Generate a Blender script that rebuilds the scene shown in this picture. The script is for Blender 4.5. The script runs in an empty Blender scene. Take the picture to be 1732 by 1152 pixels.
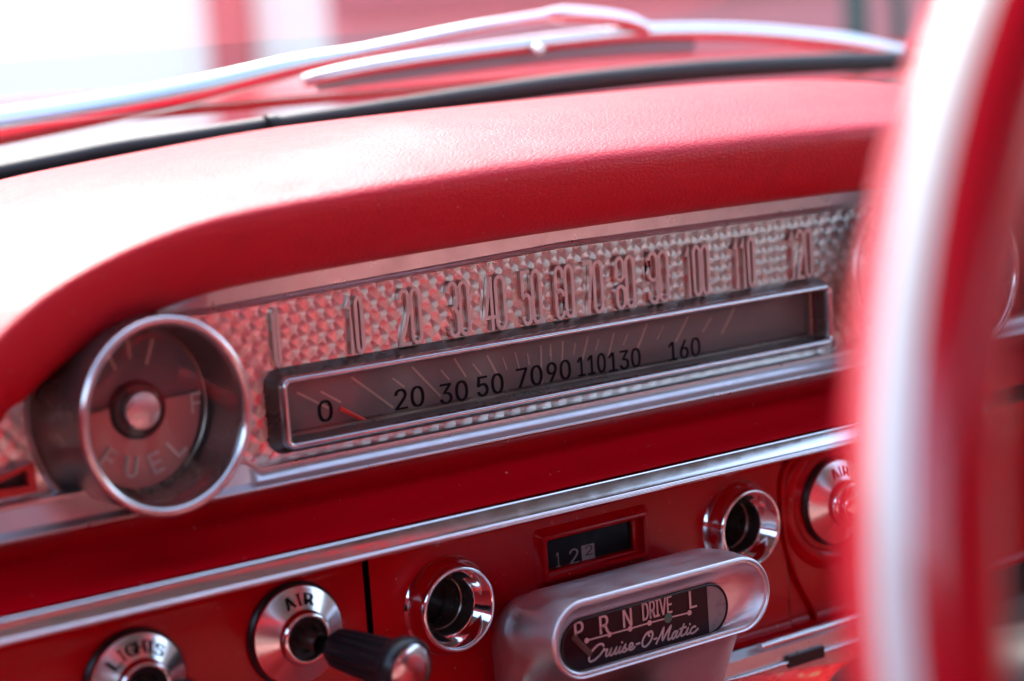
import bpy, math, random
import numpy as np
from mathutils import Vector, Matrix
R = math.radians
random.seed(7)
C = bpy.context.scene.collection
scene = bpy.context.scene

# ------------------------------------------------------------------ camera
CAM_F = 3537.0                                   # focal length in pixels of a 1732 px wide frame
YAW, PITCH, ROLL, DIST = R(35.46), R(8.376), R(-3.948), 0.9616
fw = np.array([math.sin(YAW)*math.cos(PITCH), math.cos(YAW)*math.cos(PITCH), -math.sin(PITCH)])
r0 = np.array([math.cos(YAW), -math.sin(YAW), 0.0])
u0 = np.cross(r0, fw)
rt = math.cos(ROLL)*r0 + math.sin(ROLL)*u0
up = -math.sin(ROLL)*r0 + math.cos(ROLL)*u0
CPOS = -fw*DIST
cd = bpy.data.cameras.new('camera')
cam = bpy.data.objects.new('camera', cd); C.objects.link(cam)
M = Matrix(((rt[0], up[0], -fw[0], CPOS[0]), (rt[1], up[1], -fw[1], CPOS[1]), (rt[2], up[2], -fw[2], CPOS[2]), (0, 0, 0, 1)))
cam.matrix_world = M
cd.sensor_width = 36.0; cd.lens = 36.0*CAM_F/1732.0
cd.clip_start = 0.02; cd.clip_end = 500
cd.dof.use_dof = True; cd.dof.focus_distance = 0.965; cd.dof.aperture_fstop = 4.4
cd.dof.aperture_blades = 9
scene.camera = cam
def at(px, py, Y):
    """the point of the depth plane y = Y seen at photo pixel (px, py)"""
    d = fw + (px-866)/CAM_F*rt - (py-576)/CAM_F*up
    return CPOS + d*((Y-CPOS[1])/d[1])

# ------------------------------------------------------------------ light
SUN_EL, SUN_AZ = R(49), R(10)                   # azimuth clockwise from +Y
w = bpy.data.worlds.new('World'); scene.world = w; w.use_nodes = True
nt = w.node_tree; nt.nodes.clear()
sky = nt.nodes.new('ShaderNodeTexSky'); sky.sky_type = 'NISHITA'; sky.sun_disc = False
sky.sun_elevation = SUN_EL; sky.sun_rotation = SUN_AZ; sky.dust_density = 3.0; sky.air_density = 1.0; sky.ozone_density = 0.0
bg = nt.nodes.new('ShaderNodeBackground'); bg.inputs['Strength'].default_value = 0.15
wo = nt.nodes.new('ShaderNodeOutputWorld')
nt.links.new(sky.outputs[0], bg.inputs[0]); nt.links.new(bg.outputs[0], wo.inputs[0])
sd = bpy.data.lights.new('sun', 'SUN'); sd.energy = 1.2; sd.angle = R(50); sd.color = (1.0, 0.97, 0.93)
so = bpy.data.objects.new('sun', sd); C.objects.link(so)
sv = Vector((math.sin(SUN_AZ)*math.cos(SUN_EL), math.cos(SUN_AZ)*math.cos(SUN_EL), math.sin(SUN_EL)))
so.rotation_euler = sv.to_track_quat('Z', 'Y').to_euler()
so.location = (0, 0, 6)
vs = scene.view_settings
scene.display_settings.display_device = 'sRGB'
vs.view_transform = 'Standard'; vs.look = 'None'; vs.gamma = 1.0; vs.exposure = 2.58; vs.use_curve_mapping = False
cy = scene.cycles
cy.use_denoising = True
cy.max_bounces = 10; cy.diffuse_bounces = 5; cy.glossy_bounces = 6; cy.transparent_max_bounces = 12; cy.transmission_bounces = 8
cy.caustics_reflective = False; cy.caustics_refractive = False; cy.sample_clamp_indirect = 6.0

# ------------------------------------------------------------------ materials
def mat(name, col, rough=0.5, metal=0.0, coat=0.0, coat_rough=0.05, spec=0.5, aniso=0.0, bump=None, sheen=0.0, mottle=None, dust=None):
    m = bpy.data.materials.new(name); m.use_nodes = True
    n = m.node_tree; b = n.nodes['Principled BSDF']
    b.inputs['Base Color'].default_value = (*col, 1); b.inputs['Roughness'].default_value = rough
    b.inputs['Metallic'].default_value = metal; b.inputs['Coat Weight'].default_value = coat
    b.inputs['Coat Roughness'].default_value = coat_rough; b.inputs['Specular IOR Level'].default_value = spec
    b.inputs['Anisotropic'].default_value = aniso; b.inputs['Sheen Weight'].default_value = sheen
    tc = n.nodes.new('ShaderNodeTexCoord')
    if mottle:                                    # (scale, rough spread, second colour, amount)
        sc, rs, c2, am = mottle
        nz = n.nodes.new('ShaderNodeTexNoise'); nz.inputs['Scale'].default_value = sc; nz.inputs['Detail'].default_value = 6
        nz.inputs['Roughness'].default_value = 0.65
        n.links.new(tc.outputs['Object'], nz.inputs['Vector'])
        mr = n.nodes.new('ShaderNodeMapRange'); mr.inputs[1].default_value = .35; mr.inputs[2].default_value = .7
        mr.inputs[3].default_value = rough-rs*.4; mr.inputs[4].default_value = rough+rs
        n.links.new(nz.outputs[0], mr.inputs[0]); n.links.new(mr.outputs[0], b.inputs['Roughness'])
        mx = n.nodes.new('ShaderNodeMix'); mx.data_type = 'RGBA'
        mx.inputs[6].default_value = (*col, 1); mx.inputs[7].default_value = (*c2, 1)
        m2 = n.nodes.new('ShaderNodeMapRange'); m2.inputs[1].default_value = .52; m2.inputs[2].default_value = .72
        m2.inputs[3].default_value = 0; m2.inputs[4].default_value = am
        n.links.new(nz.outputs[0], m2.inputs[0]); n.links.new(m2.outputs[0], mx.inputs[0])
        n.links.new(mx.outputs[2], b.inputs['Base Color'])
        if dust:                                  # (scale, threshold, colour): specks of dust and tiny nicks
            dn = n.nodes.new('ShaderNodeTexNoise'); dn.inputs['Scale'].default_value = dust[0]; dn.inputs['Detail'].default_value = 2
            n.links.new(tc.outputs['Object'], dn.inputs['Vector'])
            d2 = n.nodes.new('ShaderNodeMapRange'); d2.inputs[1].default_value = dust[1]; d2.inputs[2].default_value = dust[1]+.03
            n.links.new(dn.outputs[0], d2.inputs[0])
            dm = n.nodes.new('ShaderNodeMix'); dm.data_type = 'RGBA'; dm.inputs[7].default_value = (*dust[2], 1)
            n.links.new(d2.outputs[0], dm.inputs[0]); n.links.new(mx.outputs[2], dm.inputs[6]); n.links.new(dm.outputs[2], b.inputs['Base Color'])
    if bump:                                      # (kind, scale, distance)
        kind, sc, dist = bump
        if kind == 'leather':
            v = n.nodes.new('ShaderNodeTexVoronoi'); v.feature = 'DISTANCE_TO_EDGE'; v.inputs['Scale'].default_value = sc
            mp = n.nodes.new('ShaderNodeMapping'); mp.inputs['Scale'].default_value = (0.7, 1, 1.25)
            nz = n.nodes.new('ShaderNodeTexNoise'); nz.inputs['Scale'].default_value = sc*.12; nz.inputs['Detail'].default_value = 5
            wv = n.nodes.new('ShaderNodeVectorMath'); wv.operation = 'SCALE'; wv.inputs['Scale'].default_value = 3.0/sc
            av = n.nodes.new('ShaderNodeVectorMath'); av.operation = 'ADD'
            n.links.new(tc.outputs['Object'], mp.inputs[0]); n.links.new(mp.outputs[0], nz.inputs['Vector'])
            n.links.new(nz.outputs['Color'], wv.inputs[0]); n.links.new(mp.outputs[0], av.inputs[0]); n.links.new(wv.outputs[0], av.inputs[1])
            n.links.new(av.outputs[0], v.inputs['Vector'])
            r_ = n.nodes.new('ShaderNodeMapRange'); r_.inputs[1].default_value = 0; r_.inputs[2].default_value = .22
            n.links.new(v.outputs['Distance'], r_.inputs[0])
            ad = n.nodes.new('ShaderNodeMath'); ad.operation = 'MULTIPLY_ADD'; ad.inputs[1].default_value = .45
            n.links.new(r_.outputs[0], ad.inputs[0]); n.links.new(nz.outputs[0], ad.inputs[2])
            h = ad.outputs[0]
        elif kind == 'brush':
            mp = n.nodes.new('ShaderNodeMapping'); mp.inputs['Scale'].default_value = (1, 1, 60)
            nz = n.nodes.new('ShaderNodeTexNoise'); nz.inputs['Scale'].default_value = sc; nz.inputs['Detail'].default_value = 3
            n.links.new(tc.outputs['Object'], mp.inputs[0]); n.links.new(mp.outputs[0], nz.inputs['Vector']); h = nz.outputs[0]
        else:
            nz = n.nodes.new('ShaderNodeTexNoise'); nz.inputs['Scale'].default_value = sc; nz.inputs['Detail'].default_value = 4
            n.links.new(tc.outputs['Object'], nz.inputs['Vector']); h = nz.outputs[0]
        bp = n.nodes.new('ShaderNodeBump'); bp.inputs['Distance'].default_value = dist; bp.inputs['Strength'].default_value = 1.0
        n.links.new(h, bp.inputs['Height']); n.links.new(bp.outputs[0], b.inputs['Normal'])
    return m

def glass(name, tint=(1, 1, 1), refl=1.0, rough=0.02):
    m = bpy.data.materials.new(name); m.use_nodes = True; n = m.node_tree; n.nodes.clear()
    t = n.nodes.new('ShaderNodeBsdfTransparent'); t.inputs[0].default_value = (*tint, 1)
    g = n.nodes.new('ShaderNodeBsdfGlossy'); g.inputs['Roughness'].default_value = rough
    ge = n.nodes.new('ShaderNodeNewGeometry'); dt = n.nodes.new('ShaderNodeVectorMath'); dt.operation = 'DOT_PRODUCT'
    n.links.new(ge.outputs['Incoming'], dt.inputs[0]); n.links.new(ge.outputs['Normal'], dt.inputs[1])
    ab = n.nodes.new('ShaderNodeMath'); ab.operation = 'ABSOLUTE'; n.links.new(dt.outputs['Value'], ab.inputs[0])
    iv = n.nodes.new('ShaderNodeMath'); iv.operation = 'SUBTRACT'; iv.inputs[0].default_value = 1; n.links.new(ab.outputs[0], iv.inputs[1])
    pw = n.nodes.new('ShaderNodeMath'); pw.operation = 'POWER'; pw.inputs[1].default_value = 5; n.links.new(iv.outputs[0], pw.inputs[0])
    k = n.nodes.new('ShaderNodeMath'); k.operation = 'MULTIPLY_ADD'; k.inputs[1].default_value = .92*refl; k.inputs[2].default_value = .07*refl
    n.links.new(pw.outputs[0], k.inputs[0])
    mx = n.nodes.new('ShaderNodeMixShader'); o = n.nodes.new('ShaderNodeOutputMaterial')
    n.links.new(k.outputs[0], mx.inputs[0])
    n.links.new(t.outputs[0], mx.inputs[1]); n.links.new(g.outputs[0], mx.inputs[2]); n.links.new(mx.outputs[0], o.inputs[0])
    return m

RED_VINYL = mat('red vinyl', (.56, .003, .015), .43, bump=('leather', 430, .00020), spec=.48, mottle=(22, .08, (.43, .003, .014), .6), dust=(520, .75, (.55, .25, .22)))
RED_PAINT = mat('red paint', (.46, .001, .006), .15, spec=.2, mottle=(30, .05, (.40, .001, .005), .6), dust=(380, .735, (.50, .16, .14)))
RED_PLASTIC = mat('red wheel plastic', (.60, .004, .018), .22, coat=.5, coat_rough=.12)
RIM_HIGHLIGHT = mat('painted rim highlight', (.80, .77, .77), .25, coat=.5, coat_rough=.1)  # pale colour for the highlight painted on the red rim
CHIPPED = mat('chipped red enamel', (.42, .008, .008), .28, mottle=(90, .12, (.42, .22, .10), .0))
CHROME = mat('chrome', (.78, .77, .78), .07, 1.0, mottle=(60, .04, (.70, .68, .68), .4))
CHROME_WORN = mat('pitted chrome', (.74, .72, .73), .16, 1.0, mottle=(150, .07, (.62, .58, .57), .5))
SATIN = mat('satin aluminium', (.66, .64, .66), .30, 1.0, mottle=(90, .08, (.56, .50, .50), .5))
BRUSHED = mat('brushed zinc', (.80, .80, .81), .40, 1.0, mottle=(60, .12, (.66, .65, .67), .6), dust=(420, .73, (.9, .9, .9)), bump=('brush', 40, .00006))
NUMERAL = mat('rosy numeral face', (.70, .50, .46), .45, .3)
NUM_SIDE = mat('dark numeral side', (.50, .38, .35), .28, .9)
BLACK = mat('black plastic', (.012, .011, .012), .30)
DARK = mat('dark gauge well', (.045, .035, .033), .35, .3)
WELL = mat('smoked metal well', (.26, .21, .19), .28, .85, mottle=(30, .08, (.20, .16, .14), .5))
DIAL = mat('brown grey dial', (.20, .155, .155), .45, mottle=(40, .1, (.16, .115, .115), .5))
DIAL_DARK = mat('dark brown dial', (.13, .095, .10), .45, mottle=(40, .1, (.10, .07, .07), .5))
DIAL_LOW = mat('rose dial plate', (.56, .22, .21), .38, .35)
TICK = mat('tan tick paint', (.50, .34, .29), .5)
INK = mat('black ink', (.006, .005, .005), .8, spec=.08)
ORANGE = mat('red needle', (.75, .03, .02), .4)
RUBBER = mat('black rubber', (.022, .023, .025), .55, bump=('n', 120, .0003))
GREYRUB = mat('grey weathered rubber', (.32, .345, .345), .6, bump=('n', 120, .0003))
LETTER = mat('pale lettering', (.74, .58, .54), .5)
DRUM_DIGIT = mat('dim drum digit', (.40, .34, .35), .6)
DRUM_BLACK = mat('matt black drum', (.010, .010, .012), .7, spec=.15)
GREEN = mat('green dot', (.08, .22, .17), .4)
QFACE = mat('maroon dial face', (.030, .008, .011), .35, spec=.2)
LENS = glass('clear lens', (.97, .96, .95), .5, .03)
LENS_DULL = glass('dull lens', (.9, .9, .9), .2, .1)
SCREEN = glass('windscreen glass', (.97, .98, .98), 1.0, .0)
WHITE_WALL = mat('white painted wall', (.90, .81, .72), .7, bump=('n', 30, .002))
RED_WALL = mat('red painted siding', (.60, .20, .21), .55)
COLUMN_RED = mat('red column paint', (.58, .10, .10), .5)
RED_WALL_D = mat('dark red fascia', (.34, .09, .10), .55)
CONCRETE = mat('pale concrete', (.38, .37, .35), .9, bump=('n', 200, .002))
SEAT = mat('red seat vinyl', (.24, .010, .015), .42, bump=('leather', 300, .0003))
DOOR_TRIM = mat('pale door trim', (.34, .31, .30), .5)
HEADLINER = mat('grey headliner', (.11, .105, .10), .8)
POST = mat('dark green post', (.03, .05, .045), .5)

# engine turned metal: brushed round each disc's own centre, the centre offset is kept in a UV map
def turned():
    m = bpy.data.materials.new('engine turned metal'); m.use_nodes = True
    n = m.node_tree; b = n.nodes['Principled BSDF']
    b.inputs['Base Color'].default_value = (.74, .68, .66, 1); b.inputs['Metallic'].default_value = 1.0
    b.inputs['Anisotropic'].default_value = .9
    uv = n.nodes.new('ShaderNodeUVMap'); uv.uv_map = 'disc'
    sp = n.nodes.new('ShaderNodeSeparateXYZ'); n.links.new(uv.outputs[0], sp.inputs[0])
    cb = n.nodes.new('ShaderNodeCombineXYZ')
    ng = n.nodes.new('ShaderNodeMath'); ng.operation = 'MULTIPLY'; ng.inputs[1].default_value = -1
    n.links.new(sp.outputs[1], ng.inputs[0]); n.links.new(ng.outputs[0], cb.inputs[0]); n.links.new(sp.outputs[0], cb.inputs[2])
    nr = n.nodes.new('ShaderNodeVectorMath'); nr.operation = 'NORMALIZE'; n.links.new(cb.outputs[0], nr.inputs[0])
    n.links.new(nr.outputs[0], b.inputs['Tangent'])
    # fine ring scratches vary the roughness
    ln = n.nodes.new('ShaderNodeVectorMath'); ln.operation = 'LENGTH'; n.links.new(uv.outputs[0], ln.inputs[0])
    nz = n.nodes.new('ShaderNodeTexNoise'); nz.noise_dimensions = '1D'; nz.inputs['Scale'].default_value = 14; nz.inputs['Detail'].default_value = 4
    n.links.new(ln.outputs['Value'], nz.inputs['W'])
    mr = n.nodes.new('ShaderNodeMapRange'); mr.inputs[3].default_value = .16; mr.inputs[4].default_value = .28
    n.links.new(nz.outputs[0], mr.inputs[0]); n.links.new(mr.outputs[0], b.inputs['Roughness'])
    return m
TURNED = turned()

# paint chips on the column
def chips(m):
    n = m.node_tree; b = n.nodes['Principled BSDF']
    tc = n.nodes.new('ShaderNodeTexCoord'); nz = n.nodes.new('ShaderNodeTexNoise'); nz.inputs['Scale'].default_value = 130; nz.inputs['Detail'].default_value = 3
    n.links.new(tc.outputs['Object'], nz.inputs['Vector'])
    rp = n.nodes.new('ShaderNodeMapRange'); rp.inputs[1].default_value = .66; rp.inputs[2].default_value = .69
    n.links.new(nz.outputs[0], rp.inputs[0])
    mx = n.nodes.new('ShaderNodeMix'); mx.data_type = 'RGBA'; mx.inputs[6].default_value = (.42, .008, .008, 1); mx.inputs[7].default_value = (.33, .16, .08, 1)
    n.links.new(rp.outputs[0], mx.inputs[0]); n.links.new(mx.outputs[2], b.inputs['Base Color'])
chips(CHIPPED)

# ------------------------------------------------------------------ mesh builder
ORG = {}
def V(*a): return np.array(a, float)
class MB:
    def __init__(s): s.v = []; s.f = []; s.m = []; s.uv = {}
    def add(s, verts, faces, mi=0):
        o = len(s.v); s.v += [tuple(map(float, p)) for p in verts]
        for f in faces: s.f.append(tuple(o+i for i in f)); s.m.append(mi)
        return o
    def loft(s, rings, closed=True, cap0=False, cap1=False, mi=0):
        n = len(rings[0]); vs_ = [p for r_ in rings for p in r_]; fs = []
        for i in range(len(rings)-1):
            for j in range(n if closed else n-1):
                a, b = i*n+j, i*n+(j+1) % n
                fs.append((a, b, b+n, a+n))
        if cap0: fs.append(tuple(range(n-1, -1, -1)))
        if cap1: fs.append(tuple((len(rings)-1)*n+j for j in range(n)))
        s.add(vs_, fs, mi); return s
    def lathe(s, c, prof, N=64, sx=1.0, sz=1.0, mi=0, axis=None, cap0=False, cap1=False):
        """profile (radius, height) round an axis, which is -Y unless given"""
        c = V(*c); ax = V(0, -1, 0) if axis is None else V(*axis)/np.linalg.norm(axis)
        a = np.cross(ax, V(0, 0, 1)); a = a/np.linalg.norm(a) if np.linalg.norm(a) > 1e-6 else V(1, 0, 0)
        b = np.cross(a, ax)
        rings = []
        for r_, h in prof:
            r_ = max(r_, 1e-6)
            rings.append([c+ax*h+a*(r_*sx*math.cos(2*math.pi*k/N))+b*(r_*sz*math.sin(2*math.pi*k/N)) for k in range(N)])
        return s.loft(rings, True, cap0, cap1, mi)
    def box(s, lo, hi, mi=0):
        x0, y0, z0 = lo; x1, y1, z1 = hi
        s.add([(x0,y0,z0),(x1,y0,z0),(x1,y1,z0),(x0,y1,z0),(x0,y0,z1),(x1,y0,z1),(x1,y1,z1),(x0,y1,z1)],
              [(0,3,2,1),(4,5,6,7),(0,1,5,4),(1,2,6,5),(2,3,7,6),(3,0,4,7)], mi); return s
    def tube(s, path, rad, N=14, cap=True, mi=0, flat=1.0, closed=False):
        path = [V(*p) for p in path]; n = len(path)
        rad = rad if hasattr(rad, '__len__') else [rad]*n
        rings = []
        for i, p in enumerate(path):
            if closed: t = path[(i+1) % n]-path[i-1]
            else: t = path[min(i+1, n-1)]-path[max(i-1, 0)]
            t = t/np.linalg.norm(t); ref = V(0, 1, 0) if abs(t[1]) < .9 else V(0, 0, 1)
            a = np.cross(t, ref); a /= np.linalg.norm(a); b = np.cross(t, a)
            rings.append([p+rad[i]*(math.cos(2*math.pi*k/N)*a+flat*math.sin(2*math.pi*k/N)*b) for k in range(N)])
        if closed: rings.append(rings[0]); return s.loft(rings, True, False, False, mi)
        return s.loft(rings, True, cap, cap, mi)
    def stroke(s, pts, width, h, y, mi=0, closed=False, bev=.3, mp=None, top=None):
        """raised ribbon of a polyline (x, z) lying on the plane y, standing h towards the viewer"""
        P = [np.array(p, float) for p in pts]; n = len(P)
        if not closed:
            d0 = P[0]-P[1]; d1 = P[-1]-P[-2]
            P[0] = P[0]+d0/np.linalg.norm(d0)*width*.25; P[-1] = P[-1]+d1/np.linalg.norm(d1)*width*.25
        prof = [(-.5, 0), (-.5, 1-bev), (-.5+bev*.6, 1), (.5-bev*.6, 1), (.5, 1-bev), (.5, 0)]
        rings = []
        for i in range(n):
            a = P[i]-P[i-1] if (i > 0 or closed) else P[1]-P[0]
            b = P[(i+1) % n]-P[i] if (i < n-1 or closed) else P[-1]-P[-2]
            a = a/np.linalg.norm(a); b = b/np.linalg.norm(b); t = a+b
            t = t/np.linalg.norm(t) if np.linalg.norm(t) > .2 else b
            k = min(1.0/max(np.dot(t, b), .5), 1.6); nrm = np.array([-t[1], t[0]])
            rings.append([(P[i][0]+nrm[0]*o*width*k, y-hh*h, P[i][1]+nrm[1]*o*width*k) for o, hh in prof])
        f0 = len(s.f)
        if closed: rings.append(rings[0]); s.loft(rings, False, mi=mi)
        else: s.loft(rings, True, True, True, mi)
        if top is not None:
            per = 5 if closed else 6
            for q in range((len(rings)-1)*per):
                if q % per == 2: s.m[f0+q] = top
        return s
    def build(s, name, mats, parent=None, ang=35, origin=None, smooth=True):
        o_ = V(*origin) if origin is not None else (ORG[parent.name] if parent else V(0, 0, 0))
        me = bpy.data.meshes.new(name); me.from_pydata([tuple(np.array(p)-o_) for p in s.v], [], s.f); me.update()
        for m in (mats if isinstance(mats, (list, tuple)) else [mats]): me.materials.append(m)
        me.polygons.foreach_set('material_index', s.m)
        import bmesh
        bm = bmesh.new(); bm.from_mesh(me); bmesh.ops.recalc_face_normals(bm, faces=bm.faces); bm.to_mesh(me); bm.free()
        if smooth:
            me.polygons.foreach_set('use_smooth', [True]*len(me.polygons)); me.set_sharp_from_angle(angle=R(ang))
        o = bpy.data.objects.new(name, me); C.objects.link(o)
        if parent: o.parent = parent
        elif origin is not None: o.location = tuple(o_)
        ORG[o.name] = o_
        return o
def tag(o, label=None, cat=None, group=None, kind=None):
    if label: o['label'] = label
    if cat: o['category'] = cat
    if group: o['group'] = group
    if kind: o['kind'] = kind
    return o
def thing(name, label, cat, loc, group=None):
    o = bpy.data.objects.new(name, None); C.objects.link(o); o.location = tuple(loc); o.empty_display_size = .02
    ORG[o.name] = V(*loc); return tag(o, label, cat, group)

def spline(pts, n=8):
    P = [np.array(p, float) for p in pts]; out = []
    for i in range(len(P)-1):
        p0 = P[i-1] if i else 2*P[0]-P[1]; p3 = P[i+2] if i+2 < len(P) else 2*P[-1]-P[-2]
        p1, p2 = P[i], P[i+1]
        for k in range(n):
            t = k/n
            out.append(.5*((2*p1)+(-p0+p2)*t+(2*p0-5*p1+4*p2-p3)*t*t+(-p0+3*p1-3*p2+p3)*t**3))
    out.append(P[-1]); return out
def rrect(x0, x1, z0, z1, r_, n=6):
    pts = []
    for cx, cz, a0 in ((x1-r_, z1-r_, 0), (x0+r_, z1-r_, 90), (x0+r_, z0+r_, 180), (x1-r_, z0+r_, 270)):
        for k in range(n+1):
            a = R(a0+90*k/n); pts.append((cx+r_*math.cos(a), cz+r_*math.sin(a)))
    return pts
def ring3(p2, y): return [(x, y, z) for x, z in p2]
try:                                              # Blender's own grotesque if this build has it
    FONT = bpy.data.fonts.load(bpy.utils.system_resource('DATAFILES', path='fonts')+'/Inter.woff2')
except Exception:
    FONT = None
def text_verts(s, bold=0.0):
    cu = bpy.data.curves.new('lettering', 'FONT'); cu.body = s
    if FONT: cu.font = FONT
    cu.resolution_u = 4; cu.offset = bold; cu.extrude = 0
    o = bpy.data.objects.new('lettering', cu); C.objects.link(o)
    dg = bpy.context.evaluated_depsgraph_get(); me = bpy.data.meshes.new_from_object(o.evaluated_get(dg))
    v = np.array([tuple(p.co)[:2] for p in me.vertices]); f = [tuple(p.vertices) for p in me.polygons]
    bpy.data.objects.remove(o); bpy.data.curves.remove(cu); bpy.data.meshes.remove(me)
    lo, hi = v.min(0), v.max(0)
    return (v-lo)/(hi-lo), f
def text_into(mb, s, x0, x1, z0, z1, y, mi=0, bold=0.0):
    v, f = text_verts(s)
    for k, d in enumerate((0, -bold, bold) if bold else (0,)):
        mb.add([(x0+a*(x1-x0)+d, y-k*.00003, z0+b*(z1-z0)) for a, b in v], f, mi)

# ------------------------------------------------------------------ the setting beyond the windscreen
GZ = -1.05
mb = MB(); mb.add([(-150, -150, GZ), (150, -150, GZ), (150, 150, GZ), (-150, 150, GZ)], [(0, 1, 2, 3)])
tag(mb.build('ground', CONCRETE), kind='structure')
BO = at(400, 40, 8.0); BA = math.atan2(-.75, .66)      # the facade runs along this bearing, turned a little to the left of the car
bex, bey = V(math.cos(BA), math.sin(BA), 0), V(-math.sin(BA), math.cos(BA), 0)
def bpt(px, py):
    d = fw + (px-866)/CAM_F*rt - (py-576)/CAM_F*up
    return CPOS + d*(np.dot(BO-CPOS, bey)/np.dot(d, bey))
def bx(px): return float(np.dot(bpt(px, 40)-BO, bex))
bl = thing('building', 'white building with red columns and red siding beyond the windscreen', 'building', (BO[0], BO[1], GZ))
bl.rotation_euler = (0, 0, BA); ORG[bl.name] = V(0, 0, 0)
mb = MB(); mb.box((-70, 0, 0), (bx(562), .4, 9)); mb.build('white_wall', WHITE_WALL, bl)
mb = MB(); mb.box((bx(366), -.12, 0), (bx(430), -.003, 6)); mb.build('column', COLUMN_RED, bl)
mb = MB(); mb.box((bx(562), -.05, 0), (bx(2300), .35, 6))
for k in range(28): mb.box((bx(562)+.01, -.062, .1+.2*k), (bx(2300)-.01, -.051, .28+.2*k))
mb.build('red_siding', RED_WALL, bl)
mb = MB(); z_ = float(bpt(800, 14)[2])-GZ; mb.box((bx(580), -.16, z_), (bx(2200), -.065, z_+.3)); mb.build('fascia', RED_WALL_D, bl)
for k, px in enumerate((1448, 1520)):
    p = at(px, 10, 2.6); mb = MB(); mb.tube([(p[0], 2.6, GZ), (p[0], 2.6, 2.2)], .02 if k else .03)
    o = mb.build('post', POST, origin=(p[0], 2.6, GZ)); tag(o, ['thicker dark post standing before the red siding, left of the thinner one', 'thinner dark post before the red siding, nearest the steering wheel'][k], 'post', 'posts before the red siding')

# car hood: glossy sheet with a slight crown, seen almost edge-on
mb = MB(); rows = []
for j in range(25):
    y = .34+1.5*j/24; row = []
    for i in range(41):
        x = -.95+2.1*i/40
        z = .100+.030*(1-((x-.1)/1.05)**2)*.35-.02*max(0, (j-8)/16)**2
        row.append((x, y, z))
    rows.append(row)
mb.loft(rows, False)
rows2 = [[(x, y, z-.006) for x, y, z in r_] for r_ in rows]; mb.loft(rows2, False)
edge = lambda A: A[0][:]+[r_[-1] for r_ in A[1:]]+A[-1][-2::-1]+[r_[0] for r_ in A[-2:0:-1]]
mb.loft([edge(rows), edge(rows2)])
tag(mb.build('car_hood', RED_PAINT, origin=(.1, .34, .1)), 'glossy red hood of the car outside the windscreen', 'car hood')

# windscreen pane, its rubber gasket and the wiper
mb = MB(); rows = []
for j in range(13):
    t = j/12
    rows.append([(-.75+1.7*i/40, .285-.60*t-.10*((-.75+1.7*i/40-.1)/.85)**2, .082+.40*t) for i in range(41)])
mb.loft(rows, False)
tag(mb.build('windscreen', SCREEN, origin=(.1, .285, .08)), 'clear curved windscreen pane above the padded dashboard', 'windscreen')
gk = [(-160, 322), (-60, 305), (0, 292), (100, 272), (200, 252), (330, 232), (465, 211), (620, 189), (800, 163), (1000, 137), (1200, 118), (1400, 107), (1540, 102), (1760, 95), (1950, 92)]
gp = spline([at(px, py, .235) for px, py in gk], 4)
g = MB(); g.tube(gp, list(np.interp(np.linspace(0, 1, len(gp)), [0, .45, .62, 1], [.0045, .0047, .0066, .0068])), 12); gasket = g.build('windscreen_gasket', RUBBER, origin=at(800, 168, .235))
tag(gasket, 'dark rubber gasket along the foot of the windscreen', 'gasket')
g = MB(); g.tube([p+V(0, .008, .0030) for p in gp], .0016, 10); g.build('sealing_lip', GREYRUB, gasket)
g = MB(); jp = at(460, 213, .232); g.tube([jp+V(-.003, 0, 0), jp+V(.003, 0, .0004)], .0062, 12); g.build('joint_clip', BLACK, gasket)
# cowl between glass and hood
mb = MB(); cw = []
for p in gp: cw.append([p+V(0, .004, -.012), p+V(0, .03, -.010), p+V(0, .075, -.012), p+V(0, .11, -.018)])
mb.loft(cw, False); mb.loft([[q+V(0, 0, -.01) for q in r_] for r_ in cw], False)
tag(mb.build('cowl_panel', RED_PAINT, origin=at(800, 168, .3)), 'red cowl panel between the windscreen and the hood', 'cowl panel')

wi = thing('windscreen_wiper', 'chrome windscreen wiper lying across the glass above the dashboard', 'wiper', at(500, 110, .34))
arm = spline([at(-120, 236, .33), at(0, 214, .33), at(150, 188, .33), at(330, 152, .33), at(490, 113, .33), at(640, 82, .33), at(800, 48, .33), at(935, 25, .33)], 6)
ra = np.interp(np.linspace(0, 1, len(arm)), [0, .15, .55, .68, 1], [.0118, .0112, .0072, .0046, .0038])
mb = MB(); mb.tube(arm, list(ra), 16); mb.build('wiper_arm', CHROME, wi)
clip = spline([at(925, 24, .328), at(985, 26, .328), at(1050, 33, .328), at(1095, 48, .328)], 5)
mb = MB(); mb.tube(clip, list(np.interp(np.linspace(0, 1, len(clip)), [0, .15, .8, 1], [.0035, .0058, .0055, .004])), 14); mb.build('arm_clip', CHROME, wi)
bow = spline([at(512, 138, .335), at(640, 112, .335), at(800, 88, .335), at(960, 68, .335), at(1100, 55, .335), at(1250, 55, .335), at(1400, 68, .335), at(1528, 88, .335)], 6)
mb = MB(); mb.tube(bow, list(np.interp(np.linspace(0, 1, len(bow)), [0, .03, .5, .9, 1], [.0035, .0048, .0062, .0070, .0045])), 14, flat=.8); mb.build('blade_bow', CHROME, wi)
rub = spline([at(535, 147, .337), at(700, 122, .337), at(900, 95, .337), at(1040, 82, .337), at(1172, 76, .337)], 6)
mb = MB(); mb.tube(rub, list(np.interp(np.linspace(0, 1, len(rub)), [0, .5, 1], [.0030, .0056, .0066])), 12, flat=.35); mb.build('wiper_rubber', GREYRUB, wi)
p = at(910, 84, .326); mb = MB(); mb.lathe(p, [(.0001, .004), (.0022, .0038), (.0036, .002), (.004, 0)], 20, cap1=True); mb.build('rivet', CHROME, wi)

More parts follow.
